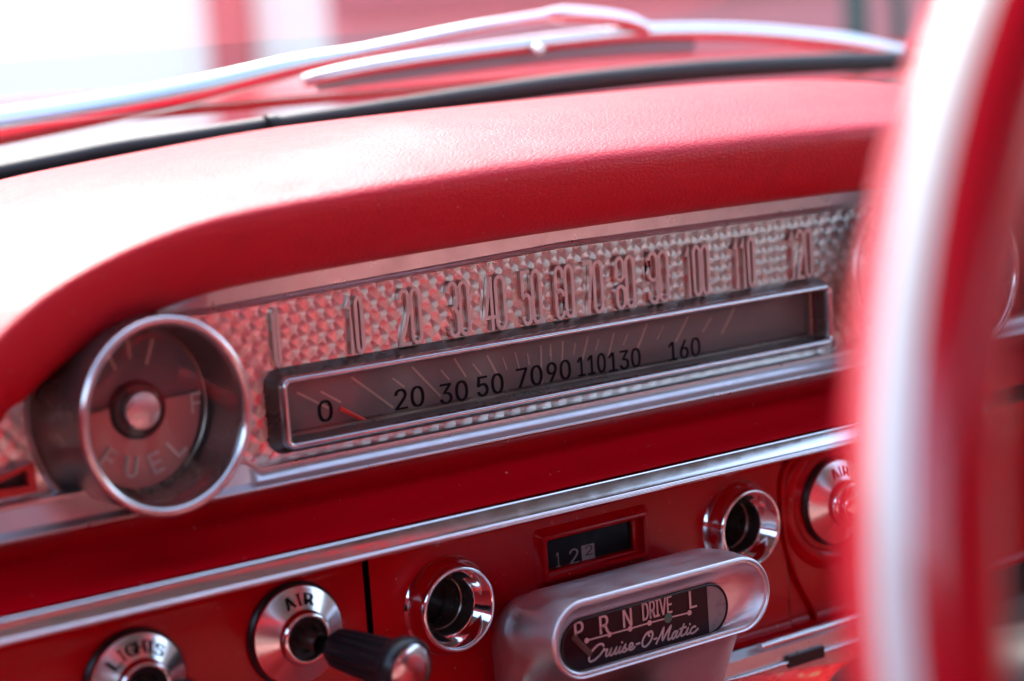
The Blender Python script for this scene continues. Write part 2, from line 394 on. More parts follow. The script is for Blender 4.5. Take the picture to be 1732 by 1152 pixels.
# ------------------------------------------------------------------ the car round the camera (it shades and colours the dashboard)
mb = MB(); rows = []
for j in range(9):
    y = -1.75+1.42*j/8
    rows.append([(-.78+1.76*i/24, y, .50-.10*((-.78+1.76*i/24-.1)/.88)**4-.05*((y+.9)/.85)**2) for i in range(25)])
mb.loft(rows, False); mb.loft([[(x, y, z+.03) for x, y, z in r_] for r_ in rows], False)
tag(mb.build('car_roof', HEADLINER, origin=(.1, -.9, .6)), 'grey lined roof of the car over the front seat', 'car roof')
seat = MB(); cush = MB()
for k in range(14):
    x0 = -.70+1.6*k/14; prof = []
    for t in np.linspace(0, 1, 11):
        prof.append((x0+.006+(1.6/14-.012)*t, .022*math.sin(math.pi*t)))
    seat.loft([[(x, -1.22-.10*s_+b_, -.42+.62*s_) for x, b_ in prof] for s_ in np.linspace(0, 1, 6)], False)
    cush.loft([[(x, -1.22+.64*s_, -.40+b_+.02*s_) for x, b_ in prof] for s_ in np.linspace(0, 1, 6)], False)
mb = MB()
mb.box((-.70, -1.40, -.75), (.90, -1.23, .26)); mb.box((-.70, -1.22, -.75), (.90, -.60, -.41))
bs = tag(mb.build('bench_seat', SEAT, origin=(.1, -1.1, -.75)), 'red vinyl bench seat with a pale pleated back facing the dashboard', 'seat')
cush.build('pleated_cushion', mat('red pink cushion', (.64, .33, .32), .5), bs)
seat.build('pleated_insert', mat('pale pink seat insert', (.56, .46, .44), .5), bs)
mb = MB(); mb.box((.96, -1.7, -.8), (1.02, .1, .12)); tag(mb.build('passenger_door', DOOR_TRIM, origin=(1, -.8, -.8)), 'pale trimmed far door of the car', 'car door')
mb = MB(); mb.box((-.84, -1.7, -.8), (-.78, .1, .12)); tag(mb.build('driver_door', SEAT, origin=(-.8, -.8, -.8)), 'red trimmed near door of the car', 'car door')
mb = MB(); mb.box((-.8, -1.75, -.82), (1.02, .5, -.78)); tag(mb.build('car_floor', SEAT, origin=(.1, -.6, -.82)), 'red carpeted floor of the car', 'car floor')

mb = MB(); mb.box((-.80, .30, -.80), (1.0, .32, .055)); tag(mb.build('firewall', RUBBER, origin=(.1, .3, -.8)), 'dark firewall behind the dashboard', 'firewall')
# ------------------------------------------------------------------ dashboard
dash = thing('dashboard', 'red dashboard with a padded vinyl hood and glossy painted switch panel', 'dashboard', (0, 0, -.25))
sp2 = [at(px, py, -.01) for px, py in ((0, 720), (40, 680), (90, 630), (150, 585), (220, 547), (290, 517))]
L = [(-.318, -.20), (-.309, -.14), (-.296, -.085), (-.279, -.040)] + [(float(p[0]), float(p[2])) for p in sp2] + [(-.150, .0437), (-.11, .0458), (-.04, .0478), (.03, .0488), (.12, .0488), (.21, .0480), (.27, .0455), (.31, .040), (.345, .025), (.372, .0), (.392, -.04), (.408, -.09), (.42, -.2)]
spine = spline(L, 10)
prof = [(.0035, .030), (.0005, .012), (-.0008, -.004), (.0002, -.0095), (.0022, -.0138), (.008, -.0185), (.0155, -.0225), (.0220, -.0250), (.0270, -.0260), (.0308, -.0254), (.0340, -.0233), (.0368, -.0195), (.0405, -.0118), (.0445, -.001), (.0485, .0095), (.0525, .0215), (.0560, .035), (.0586, .051), (.0602, .069), (.0605, .09), (.0592, .12), (.0565, .16), (.052, .21)]
prof = spline(prof, 3)
rings = []
for i, p in enumerate(spine):
    t = spine[min(i+1, len(spine)-1)]-spine[max(i-1, 0)]; t = t/np.linalg.norm(t); n_ = np.array([-t[1], t[0]])
    k = float(np.interp(p[0], [-.30, -.235, -.16, -.11, -.02, .1, .4], [.30, .36, .50, .62, .84, .87, .87]))
    rings.append([(p[0]+n_[0]*(a if a < .03 else .03+(a-.03)*k), b, p[1]+n_[1]*(a if a < .03 else .03+(a-.03)*k)) for a, b in prof])
mb = MB(); mb.loft(rings, False); mb.build('dash_pad', RED_VINYL, dash, ang=60)

XS = np.linspace(-.55, .75, 53)
def sweepx(mb, prof, xs, mi=0, closed=False):
    mb.loft([[(x, y, z) for y, z in prof] for x in xs], closed, closed, closed, mi)
cove = spline([(.004, -.0425), (.0045, -.0465), (.0015, -.0525), (-.007, -.0575), (-.018, -.0614), (-.0365, -.0638)], 5)
mb = MB(); sweepx(mb, cove, XS); mb.build('cove_panel', RED_PAINT, dash)
st = [(-.0330, -.0642), (-.0362, -.0646), (-.0376, -.0655), (-.0392, -.0690), (-.0402, -.0716), (-.0412, -.0723), (-.0414, -.0733), (-.0402, -.0742), (-.0370, -.0744), (-.0330, -.0740)]
mb = MB(); sweepx(mb, spline(st, 3), np.linspace(-.55, .272, 40), closed=True); mb.build('chrome_strip', CHROME_WORN, dash, ang=50)
# switch panel: strip underside, then the flat face
PY = -.006
sw = spline([(-.0345, -.0743), (-.022, -.0758), (-.0105, -.0790), (PY, -.0850), (PY, -.095)], 4)+[np.array((PY, z)) for z in np.linspace(-.10, -.165, 8)]
sw += spline([(PY, -.167), (-.0075, -.170), (-.011, -.172)], 3)
mb = MB(); sx0 = float(at(623, 1000, PY)[0]); sx1 = .158
sweepx(mb, [q for q in sw if q[1] > -.0851], np.linspace(sx0+.0012, sx1, 30))
sweepx(mb, [q for q in sw if q[1] < -.1649], np.linspace(sx0+.0012, sx1, 30))
import bmesh
hb = bmesh.new()                                  # the flat face, with holes for the sockets and the counter
def loop_(pts):
    v_ = [hb.verts.new((x, PY, z)) for x, z in pts]
    for k in range(len(v_)): hb.edges.new((v_[k], v_[(k+1) % len(v_)]))
loop_([(sx0+.0012, -.165), (sx1, -.165), (sx1, -.085), (sx0+.0012, -.085)])
for hx, hz_ in ((-.0503, -.1135), (.1262, -.1112)): loop_([(hx+.0135*math.cos(2*math.pi*k/48), hz_+.0135*math.sin(2*math.pi*k/48)) for k in range(48)])
loop_([(.0005, -.1102), (.0590, -.1102), (.0590, -.0930), (.0005, -.0930)])
bmesh.ops.triangle_fill(hb, use_beauty=True, edges=hb.edges[:])
hb.verts.index_update(); mb.add([tuple(v_.co) for v_ in hb.verts], [tuple(v_.index for v_ in f_.verts) for f_ in hb.faces]); hb.free()
sweepx(mb, [(y+.0015, z) for y, z in sw], np.linspace(-.55, sx0-.0012, 20))
sweepx(mb, [(y+.001, z) for y, z in sw], np.linspace(sx1+.0014, .75, 20))
mb.build('switch_panel', RED_PAINT, dash)
mb = MB(); mb.box((-.55, .012, -.20), (.75, .014, -.06)); mb.build('panel_seam', BLACK, dash)
# lower metal trim: bead, sloping face, bright lip
def trim_profile(zt):
    return spline([(.0100, zt+.0006), (.0005, zt+.0009), (-.0008, zt+.0002), (-.0006, zt-.0010), (.0004, zt-.0014)], 2) + \
           spline([(-.0012, -.0408), (-.0040, -.0418), (-.0062, -.0421), (-.0070, -.0431), (-.0062, -.0441), (-.0030, -.0446), (.004, -.0443)], 3)
xs_t = list(np.linspace(-.55, -.1425, 30))+list(np.linspace(-.1355, .75, 40))
mb = MB(); mb.loft([[(x, y, z) for y, z in trim_profile(-.0312 if x < -.14 else -.0362)] for x in xs_t], False)
mb.build('lower_trim', SATIN, dash, ang=45)
# upper metal trim under the pad
def upper_trim(x):
    k = min(1, max(0, (x+.176)/.03)); zt = float(np.interp(x, [-.176, -.15, -.11, -.04, .03, .12, .21, .27, .31], [.0385, .0432, .0455, .0476, .0487, .0487, .0479, .0455, .040]))
    zb = float(np.interp(x, [-.176, -.15, -.063, .036, .24, .31], [.0340, .0322, .0352, .0385, .0370, .034]))
    yt = .0008
    return [(x, yt+.004, zt+.0030), (x, yt-.0006, zt+.0006), (x, yt-.0010, zt-.0003), (x, yt, zt-.0009), (x, yt+.0012, zb+.0034), (x, yt+.0004, zb+.0028), (x, yt+.0010, zb+.0018), (x, yt+.0058, zb+.0012), (x, yt+.0050, zb+.0005), (x, yt+.0062, zb-.0004), (x, .0105, zb-.0008)]
mb = MB(); mb.loft([upper_trim(x) for x in np.linspace(-.176, .31, 60)], False, True, True); mb.build('upper_trim', SATIN, dash, ang=40)
# right hand panel moulding (rounded seam) and lower highlights
sm = spline([at(1345, 768, PY-.001), at(1326, 800, PY-.001), at(1322, 850, PY-.001), at(1330, 920, PY-.001), at(1350, 980, PY-.001), at(1376, 1030, PY-.001), at(1380, 1068, PY-.001)], 6)
mb = MB(); mb.tube(sm, .0014, 10); mb.build('seam_welt', RED_PAINT, dash)
mb = MB(); mb.lathe((.193, -.0065, -.1105), [(.037, -.002), (.0345, .0006), (.031, .0015), (.028, .0005), (.0265, -.001)], 64); mb.build('knob_recess', RED_PAINT, dash)

# ------------------------------------------------------------------ speedometer
PLY = .010
spd = thing('speedometer', 'wide rectangular speedometer with raised numerals over a swirled metal plate', 'speedometer', (.04, PLY, -.04))
mb = MB()
for lo, hi in (((-.33, -.042), (-.1185, .046)), ((.2015, -.042), (.33, .046)), ((-.1185, -.0012), (.2015, .046)), ((-.1185, -.042), (.2015, -.0288))):
    mb.box((lo[0], PLY+.0006, lo[1]), (hi[0], PLY+.002, hi[1]))
P_ = .0092; RW = .0053
r_d = .0059; N = 24; tilt = .007; CONE = .055
for j in range(-9, 10):
    for i in range(-36, 37):
        x = i*P_+(.5*P_ if j % 2 else 0); z = j*RW
        if z > .041 or z < -.042 or (-.1245 < x < .2075 and -.0335 < z < .0035): continue
        jit = random.uniform(-.00012, .00012); tw = tilt*(1+random.uniform(-.1, .1))
        vs_ = [(x+jit, PLY-CONE*r_d, z)]; uv_ = [(0, 0)]
        for k in range(N):
            a = 2*math.pi*k/N; du, dw = math.cos(a), math.sin(a)
            vs_.append((x+jit+r_d*du, PLY+tw*r_d*(du*.45+dw*.9), z+r_d*dw)); uv_.append((du, dw))
        o = mb.add(vs_, [(0, 1+k, 1+(k+1) % N) for k in range(N)], 1)
        for q, c in enumerate(uv_): mb.uv[o+q] = c
plate = mb.build('swirl_plate', [DARK, TURNED], spd, smooth=False)
lay = plate.data.uv_layers.new(name='disc')
for lp in plate.data.loops: lay.data[lp.index].uv = mb.uv.get(lp.vertex_index, (0, 0))

def arc(cx, cz, rx, rz, a0, a1, n=8): return [(cx+rx*math.cos(R(a0+(a1-a0)*k/n)), cz+rz*math.sin(R(a0+(a1-a0)*k/n))) for k in range(n+1)]
T = .14   # cap height of the round ends
G = {
 '0': [(arc(.5, 1-T, .5, T, 0, 180)+arc(.5, T, .5, T, 180, 360), True)],
 '1': [([(.12, .84), (.5, 1), (.5, 0)], False)],
 '2': [(arc(.5, 1-T, .5, T, 180, 0)+[(1, .66), (.9, .55), (.1, .12), (0, .0), (1, 0)], False)],
 '3': [(arc(.5, 1-T, .5, T, 180, 0)+[(1, .66), (.8, .55), (.4, .52)], False), ([(.75, .50), (1, .40)]+arc(.5, T, .5, T, 0, -180), False)],
 '4': [([(1.05, .24), (0, .24), (.62, 1)], False), ([(.72, 1), (.72, 0)], False)],
 '5': [([(1, 1), (.08, 1), (.04, .56)]+arc(.5, .56-T, .48, T, 140, 0)+arc(.5, T, .5, T, 0, -180), False)],
 '6': [([(1, .80)]+arc(.5, 1-T, .5, T, 0, 180)+arc(.5, T, .5, T, 180, 360)+[(1, .42)]+arc(.5, .55-T, .5, T, 0, 130), False)],
 '7': [([(0, 1), (1, 1), (.85, .66), (.4, 0)], False)],
 '8': [(arc(.5, 1-T, .47, T, 0, 180)+arc(.5, .54+T, .47, T*.9, 180, 360), True), (arc(.5, .45-T, .5, T*.9, 0, 180)+arc(.5, T, .5, T, 180, 360), True)],
 '9': [([(0, .20)]+arc(.5, T, .5, T, 180, 360)+arc(.5, 1-T, .5, T, 0, 180)+[(0, .58)]+arc(.5, .45+T, .5, T, 180, 310), False)],
}
NUM = [('0', 461, 480, 519, 618), ('10', 586, 616, 502, 600), ('20', 675, 714, 487, 585), ('30', 757, 796, 475, 573), ('40', 818, 857, 466, 562), ('50', 881, 917, 458, 553),
       ('60', 938, 972, 451, 541), ('70', 986, 1021, 442, 533), ('80', 1040, 1075, 433, 526), ('90', 1096, 1132, 427, 517), ('100', 1158, 1201, 417, 506), ('110', 1240, 1278, 407, 491), ('120', 1334, 1375, 394, 474)]
NY = PLY-.0022
for s_, x0, x1, y0, y1 in NUM:
    a, b = at((x0+x1)/2, y1, NY), at((x0+x1)/2, y0, NY)
    X0, X1 = float(at(x0, (y0+y1)/2, NY)[0]), float(at(x1, (y0+y1)/2, NY)[0])
    Z0, Z1 = .0042, .0302; n = len(s_); g_ = .0005; sw_ = .00185
    wd = (X1-X0-sw_-(n-1)*(g_+sw_*.5))/n
    if s_ == '0': wd *= .55
    mb = MB()
    for k, ch in enumerate(s_):
        ox = X0+sw_/2+k*(wd+g_+sw_*.5)
        for si, (pts, cl) in enumerate(G[ch]):
            mb.stroke([(ox+px*wd, Z0+sw_/2+pz*(Z1-Z0-sw_)) for px, pz in pts], sw_, .0019+.00012*si, PLY-.0004, closed=cl, bev=.06, top=1)
    o = mb.build('raised_numeral', [NUM_SIDE, NUMERAL], spd, ang=30); o['label'] = 'raised metal numeral '+s_

WX0, WX1, WZ0, WZ1 = -.1215, .2045, -.0303, .0003
def frame_ring(d, y, r_=.004): return ring3(rrect(WX0+d, WX1-d, WZ0+d, WZ1-d, max(r_-d, .0008)), y)
mb = MB()
mb.loft([frame_ring(-.0035, PLY-.0005), frame_ring(-.0025, PLY-.004), frame_ring(-.0012, .0035), frame_ring(-.0010, .0022)])
mb.build('window_box', WELL, spd)
mb = MB()
mb.loft([frame_ring(-.0010, .0022), frame_ring(-.0004, .0004), frame_ring(.0005, -.0007), frame_ring(.0014, -.0008), frame_ring(.0023, .0002), frame_ring(.0027, .0030)])
mb.build('window_frame', CHROME_WORN, spd, ang=60)
mb = MB(); mb.loft([frame_ring(.0027, .0030), frame_ring(.0029, .0125), frame_ring(.0040, .0130), frame_ring(.0044, .0172)]); mb.build('window_well', WELL, spd)
DY = .0172
mb = MB(); mb.add(ring3([(WX0+.003, WZ0+.003), (WX1-.003, WZ0+.003), (WX1-.003, WZ1-.003), (WX0+.003, WZ1-.003)], DY), [(0, 1, 2, 3)])
TK = [((470,820),(620,893)),((585,815),(680,865)),((735,745),(935,890)),((935,750),(990,790)),((1030,695),(1165,835)),((1170,710),(1210,755)),((1235,655),(1290,740)),((1325,680),(1365,730)),((1395,640),(1440,725)),((1470,650),(1490,705)),((1530,625),(1552,705)),((1590,628),(1600,680)),((1655,590),(1662,800)),((1705,610),(1707,660))]
TK2 = [((90,815),(88,870)),((150,800),(146,905)),((212,810),(203,860)),((272,780),(245,890)),((325,790),(310,840)),((398,760),(372,870)),((465,765),(445,815)),((560,715),(515,830)),((640,725),(610,790)),((760,680),(700,800)),((872,685),(832,752)),((985,640),(925,760))]
sg = [(340+a[0]/2.88, 380+a[1]/2.88, 340+b[0]/2.88, 380+b[1]/2.88) for a, b in TK]+[(900+a[0]/2.88, 300+a[1]/2.88, 900+b[0]/2.88, 300+b[1]/2.88) for a, b in TK2]
for q, (xa, ya, xb, yb) in enumerate(sg):
    A, B = at(xa, ya, DY-.0003), at(xb, yb, DY-.0003)
    mb.stroke([(A[0], A[2]), (B[0], B[2])], .0011 if (math.hypot(xb-xa, yb-ya) > 32) else .0008, .0002, DY-.0001, 1)
mb.build('speed_dial', [DIAL, TICK], spd)
A, B = at(576, 691, DY-.003), at(612, 711, DY-.003)
mb = MB(); mb.stroke([(A[0], A[2]), (B[0]+.012, B[2]-.007)], .0021, .0008, DY-.003); mb.build('speed_needle', ORANGE, spd)
LY = .0062
KM = [('0', 538, 562, 678, 712), ('20', 668, 717, 655, 691), ('30', 744, 791, 645, 682), ('50', 807, 851, 633, 669), ('70', 874, 917, 619, 655), ('90', 925, 965, 610, 645), ('110', 977, 1024, 600, 634), ('130', 1030, 1083, 591, 626), ('160', 1131, 1184, 572, 609)]
for s_, x0, x1, y0, y1 in KM:
    q = lambda px, py: at(px, py, LY-.0003)
    xm, ym = (x0+x1)/2, (y0+y1)/2; sl = .165*(x1-x0)/2
    X0, X1 = float(q(x0, ym+sl)[0]), float(q(x1, ym-sl)[0]); Z0, Z1 = float(q(xm, y1-sl*.5)[2]), float(q(xm, y0+sl*.5)[2])
    zc = (Z0+Z1)/2; hh = .0048
    mb = MB(); text_into(mb, s_, X0, X1, zc-hh, zc+hh, LY-.0003, bold=.00028); o = mb.build('printed_numeral', INK, spd, smooth=False); o['label'] = 'black printed numeral '+s_
mb = MB(); mb.add(ring3([(WX0+.0024, WZ0+.0024), (WX1-.0024, WZ0+.0024), (WX1-.0024, WZ1-.0024), (WX0+.0024, WZ1-.0024)], LY), [(0, 1, 2, 3)])
mb.build('window_lens', LENS, spd)

# ------------------------------------------------------------------ round gauges
def gauge(name, label, cx, word, corner, hubcol):
    cz = -.0008; th = thing(name, label, 'gauge', (cx, PLY, cz), 'round gauges at the ends of the speedometer')
    sx = .93; c = (cx, PLY, cz)
    mb = MB(); mb.lathe(c, [(.0455, -.0008), (.0432, .0012), (.0415, .005), (.0402, .012), (.0395, .030), (.0392, .0385)], 96, sx); mb.build('gauge_shell', WELL, th)
    mb = MB(); mb.lathe(c, [(.0470, -.0008), (.0468, .0012), (.0458, .0020), (.0448, .0018), (.0440, .0006)], 96, sx); mb.build('base_ring', SATIN, th)
    mb = MB(); mb.lathe(c, [(.0392, .0385), (.0403, .0396), (.0405, .0408), (.0398, .0420), (.0385, .0425), (.0371, .0420), (.0363, .0408), (.0361, .0390)], 96, sx); mb.build('bezel', CHROME_WORN, th, ang=60)
    mb = MB(); mb.lathe(c, [(.0368, .0390), (.0355, .024), (.0340, .0135), (.0332, .0130), (.0330, .0118)], 96, sx); mb.build('gauge_well', WELL, th)
    fy = PLY-.0118
    mb = MB(); mb.lathe((cx, fy, cz), [(.0336, 0), (.001, 0)], 96, sx, cap1=True)
    for a, r1, r2 in ((112, .019, .029), (91, .021, .028), (69, .019, .029)):
        d = (math.cos(R(a)), math.sin(R(a))); mb.stroke([(cx+d[0]*r1, cz+d[1]*r1), (cx+d[0]*r2, cz+d[1]*r2)], .0013, .0002, fy-.0002, 1)
    mb.build('dial', [DIAL_DARK, TICK], th)
    # lower plate with a notch round the hub
    pts = [(cx+.0300*sx*math.cos(R(a)), cz+.0325*math.sin(R(a))) for a in np.linspace(-180, 0, 33)]
    pts[0] = (cx-.0305*sx, cz+.0005); pts[-1] = (cx+.0305*sx, cz+.003)
    pts += [(cx+.0125*math.cos(R(a)), cz+.0125*math.sin(R(a))) for a in np.linspace(10, -190, 22)]
    n = len(pts); mb = MB()
    fr, bk = ring3(pts, fy-.0022), ring3(pts, fy-.0001)
    m_ = 33; inner = pts[m_:]; fcs = []
    vo = mb.add(fr+bk, [(i, (i+1) % n, n+(i+1) % n, n+i) for i in range(n)])
    mo = [(fr[int(round(i*32/21))]) for i in range(22)]; mi_ = fr[m_:][::-1]
    mb.loft([mo, mi_], False)
    mb.build('dial_plate', DIAL_LOW, th, ang=30)
    mb = MB(); letters = []
    for k, ch in enumerate(word):
        a = -90+(k-(len(word)-1)/2)*27; rr = .0235
        v, f = text_verts(ch)
        ca, sa = math.cos(R(a+90)), math.sin(R(a+90)); ox, oz = cx+rr*math.cos(R(a)), cz+rr*math.sin(R(a))
        wl, hl = .0052, .0086
        for dy in (0,):
            P = []
            for (u_, w_) in v:
                lx, lz = (u_-.5)*wl, (w_-.5)*hl; P.append((ox+lx*ca-lz*sa, fy-.0036, oz+lx*sa+lz*ca))
            k0 = len(P); P2 = [(x, y+.0014, z) for x, y, z in P]
            ed = {}
            for q in f:
                for e in range(len(q)):
                    i_, j_ = q[e], q[(e+1) % len(q)]; ed[(i_, j_)] = 1
            side = [(i_, j_, k0+j_, k0+i_) for (i_, j_) in ed if (j_, i_) not in ed]
            mb.add(P+P2, list(f)+side)
    v, f = text_verts(corner)
    P = [(cx+.0235+u_*.0046, fy-.0034, cz-.0055+w_*.0085) for u_, w_ in v]; mb.add(P, f)
    mb.build('lettering', LETTER, th, smooth=False)
    mb = MB(); mb.lathe((cx, fy, cz), [(.0118, 0), (.0116, .0030), (.0105, .0040), (.004, .0042)], 48); mb.build('hub_ring', DARK, th)
    mb = MB(); mb.lathe((cx, fy, cz), [(.0078, .0020), (.0080, .0066), (.0074, .0075), (.0045, .0081), (.0001, .0083)], 48, cap1=True); mb.build('hub_cap', SATIN, th)
    mb = MB(); mb.lathe(c, [(.0370, .0385), (.03, .0390), (.015, .0396), (.0005, .0398)], 64, sx, cap1=True); mb.build('lens', LENS, th)
    return th
gauge('fuel_gauge', 'round fuel gauge in a chrome bezel at the near end of the speedometer', -.1913, 'FUEL', 'F', 0)
gauge('temperature_gauge', 'round gauge at the far end of the speedometer, mostly hidden by the steering wheel', .274, 'TEMP', 'H', 0)

# turn arrow window left of the fuel gauge
ti = thing('turn_indicator', 'small arrow window with a red rim beside the fuel gauge', 'indicator', (-.262, PLY, -.018))
oy = .004
O_ = [tuple(at(px, py, oy)[[0, 2]]) for px, py in ((-40, 822), (58, 781), (64, 832), (-30, 850))]
I_ = [tuple(at(px, py, oy)[[0, 2]]) for px, py in ((-10, 820), (46, 795), (49, 822), (-5, 830))]
mb = MB(); mb.loft([ring3(O_, PLY), ring3(O_, oy), ring3(I_, oy), ring3(I_, PLY-.001)]); mb.build('rim', mat('red enamel rim', (.5, .03, .03), .3, .4), ti, smooth=False)
mb = MB(); mb.add(ring3(I_, PLY-.0008), [(0, 1, 2, 3)]); mb.build('pane', BLACK, ti, smooth=False)

# ------------------------------------------------------------------ switch panel furniture
def lighter_socket(cx, cz, label, first=None):
    if first:
        o = first.copy(); C.objects.link(o); o.location = (cx, PY, cz); o['label'] = label
        for ch in first.children:
            c_ = ch.copy(); C.objects.link(c_); c_.parent = o
        return o
    th = thing('socket', label, 'socket', (cx, PY, cz), 'chrome sockets on the switch panel'); c = (cx, PY, cz)
    mb = MB(); mb.lathe(c, [(.0235, -.0005), (.0222, .0006), (.0212, .0025), (.0206, .0060), (.0200, .0088), (.0195, .0100), (.0188, .0106), (.0180, .0104), (.0172, .0096), (.0150, .0065), (.0135, .0040), (.0130, .0036), (.0126, .0026)], 80)
    mb.build('bezel', CHROME, th, ang=60)
    mb = MB(); mb.lathe(c, [(.0126, .0026), (.0124, -.006), (.0118, -.0065), (.0117, -.016), (.0122, -.0165), (.0122, -.03), (.0001, -.0302)], 64); mb.build('sleeve', WELL, th, ang=30)
    mb = MB(); mb.lathe(c, [(.0116, -.0200), (.0112, -.0192), (.0108, -.0200), (.0112, -.0208), (.0116, -.0200)], 48); mb.build('contact_ring', mat('brass contact', (.7, .5, .32), .25, 1), th)
    return th
l1 = lighter_socket(-.0503, -.1135, 'round chrome socket beside the black pulled knob')
lighter_socket(.1262, -.1112, 'round chrome socket just above the shift indicator housing', l1)

def cone_text(mb, s_, cx, cz, r_in, r_out, ang0, step, h0, h1, y0, ri, ro, wl):
    """letters round a conical plate; h goes from h1 at radius ri to h0 at radius ro"""
    for k, ch in enumerate(s_):
        a = ang0-(k-(len(s_)-1)/2)*step; v, f = text_verts(ch); rm = (r_in+r_out)/2
        ca, sa = math.cos(R(a-90)), math.sin(R(a-90))
        wk = wl*(.30 if ch == 'I' else 1)
        for q, sh in enumerate((0, -.00036, .00036)):
            P = []
            for u_, w_ in v:
                lx, lz = (u_-.5)*wk+sh, rm+(w_-.5)*(r_out-r_in)
                X, Z = lx*ca-lz*sa, lx*sa+lz*ca; rr = math.hypot(X, Z)
                hh = h1+(h0-h1)*(rr-ri)/(ro-ri); P.append((cx+X, y0-hh-.00015-.00003*q, cz+Z))
            mb.add(P, f)
def knob(name, label, cx, cz, word, step, style, end=None):
    th = thing(name, label, 'knob', (cx, PY, cz), 'pull knobs on the switch panel'); c = (cx, PY, cz)
    mb = MB(); mb.lathe(c, [(.0232, -.0004), (.0230, .0006), (.0222, .0012), (.0216, .0012)], 72); mb.build('base_ring', BLACK, th)
    mb = MB(); mb.lathe(c, [(.0214, .0010), (.0217, .0026), (.0214, .0034), (.0208, .0036), (.0122, .0078)], 80); mb.build('bezel', CHROME_WORN, th, ang=25)
    mb = MB(); cone_text(mb, word, cx, cz, .0140, .0188, 90 if word == 'AIR' else 93, step, .0036, .0078, PY, .0122, .0208, .0042); mb.build('lettering', INK, th, smooth=False)
    if style == 'pulled':
        mb = MB(); mb.lathe(c, [(.0122, .0070), (.0120, .0096), (.0110, .0112), (.0098, .0112), (.0094, .0100)], 64); mb.build('collar', CHROME, th, ang=60)
        mb = MB(); mb.lathe(c, [(.0094, .0100), (.0090, .0085), (.0068, .0080), (.0066, .0050), (.0040, .0045)], 48); mb.build('collar_well', DARK, th)
        mb = MB(); mb.lathe(c, [(.0042, .004), (.0042, .022)], 32); mb.build('shaft', WELL, th)
        # fluted grip, its stem a little askew
        gd = V(*end)-V(cx, PY, cz); gl = float(np.linalg.norm(gd)); gd /= gl
        ga = np.cross(gd, V(0, 0, 1)); ga /= np.linalg.norm(ga); gb = np.cross(ga, gd)
        mb = MB(); Nf = 144; k_ = gl/.0566
        prof_ = [(.0036, .0185), (.0066, .0192), (.0084, .0215), (.0090, .025), (.0096, .033), (.0102, .041), (.0107, .0475), (.0120, .0482), (.0132, .0500), (.0136, .0525), (.0132, .0545), (.0120, .0556), (.0108, .0552)]
        rings_ = []
        for r_, h in prof_:
            fl = .0013 if .0225 < h < .046 else 0; row = []
            for k in range(Nf):
                t = 2*math.pi*k/Nf; q = r_-(fl if math.cos(15*t) < .2 else 0)
                row.append(V(cx, PY, cz)+gd*h*k_+q*(math.cos(t)*ga+math.sin(t)*gb))
            rings_.append(row)
        mb.loft(rings_); mb.build('grip', BLACK, th, ang=40)
        mb = MB(); mb.lathe(V(cx, PY, cz)+gd*.0553*k_, [(.0109, 0), (.0102, .0007), (.006, .0015), (.0001, .0019)], 48, axis=gd, cap1=True); mb.build('end_cap', CHROME_WORN, th)
    else:
        mb = MB(); mb.lathe(c, [(.0122, .0070), (.0121, .0110), (.0114, .0124), (.0100, .0130), (.0096, .0122)], 64); mb.build('collar', CHROME, th, ang=60)
        mb = MB(); mb.lathe(c, [(.0096, .0122), (.0095, .0170), (.0088, .0184), (.0060, .0194), (.0001, .0198)], 64, cap1=True); mb.build('end_cap', CHROME, th, ang=60)
    return th
knob('pull_knob', 'chrome ringed AIR knob with its thick black fluted grip pulled out', -.1290, -.1090, 'AIR', 17, 'pulled', at(700, 1136, -.074))
knob('pull_knob', 'chrome ringed AIR knob pushed in, half hidden behind the steering wheel rim', .1935, -.1112, 'AIR', 15, 'in')
knob('pull_knob', 'chrome ringed LIGHTS knob cut by the lower edge of the picture', -.2050, -.1125, 'LIGHTS', 15.5, 'pulled', V(-.2050, -.1125, -.1125)*0+at(700, 1136, -.074)+V(-.0760, 0, -.0035))

# trip counter window
tc_ = thing('trip_counter', 'small sunken counter window with a red frame above the shift indicator', 'counter', (.027, PY, -.10))
fy = -.0098
oa, ob, oc, od = at(924.7, 908.6, fy), at(1098.6, 868.9, fy), at(1092.7, 941, fy), at(922, 984, fy)
ox0, ox1, oz0, oz1 = float(oa[0]+od[0])/2, float(ob[0]+oc[0])/2, float(oc[2]+od[2])/2, float(oa[2]+ob[2])/2
def rr_(d, y, q=.0012): return ring3(rrect(ox0+d, ox1-d, oz0+d, oz1-d, q, 3), y)
mb = MB(); mb.loft([rr_(-.0045, PY+.0004, .003), rr_(-.0028, PY-.0008, .0024), rr_(-.0015, -.0080, .0018), rr_(-.0007, -.0094, .0014), rr_(.0000, fy), rr_(.0011, fy), rr_(.0018, -.0091), rr_(.0024, .0005)]); mb.build('counter_frame', RED_PAINT, tc_, ang=30)
mb = MB(); mb.add(rr_(.0024, .0004), [tuple(range(16))]); mb.build('drum_face', DRUM_BLACK, tc_, smooth=False)
mb = MB(); dy = .0000
text_into(mb, '1', *(float(at(px, 950, dy)[0]) for px in (941, 948)), float(at(944, 960, dy)[2]), float(at(944, 934, dy)[2]), dy)
text_into(mb, '2', *(float(at(px, 942, dy)[0]) for px in (963, 979)), float(at(970, 954, dy)[2]), float(at(970, 928, dy)[2]), dy)
mb.build('drum_digit', DRUM_DIGIT, tc_, smooth=False)
mb = MB(); a_ = float(at(984, 936, dy)[0]); b_ = float(at(1006, 933, dy)[0]); z0_, z1_ = float(at(994, 947, dy)[2]), float(at(994, 921, dy)[2])
mb.add(ring3([(a_, z0_), (b_, z0_), (b_, z1_), (a_, z1_)], dy+.0001), [(0, 1, 2, 3)])
dd = mb.build('tenths_drum', DRUM_DIGIT, tc_, smooth=False)
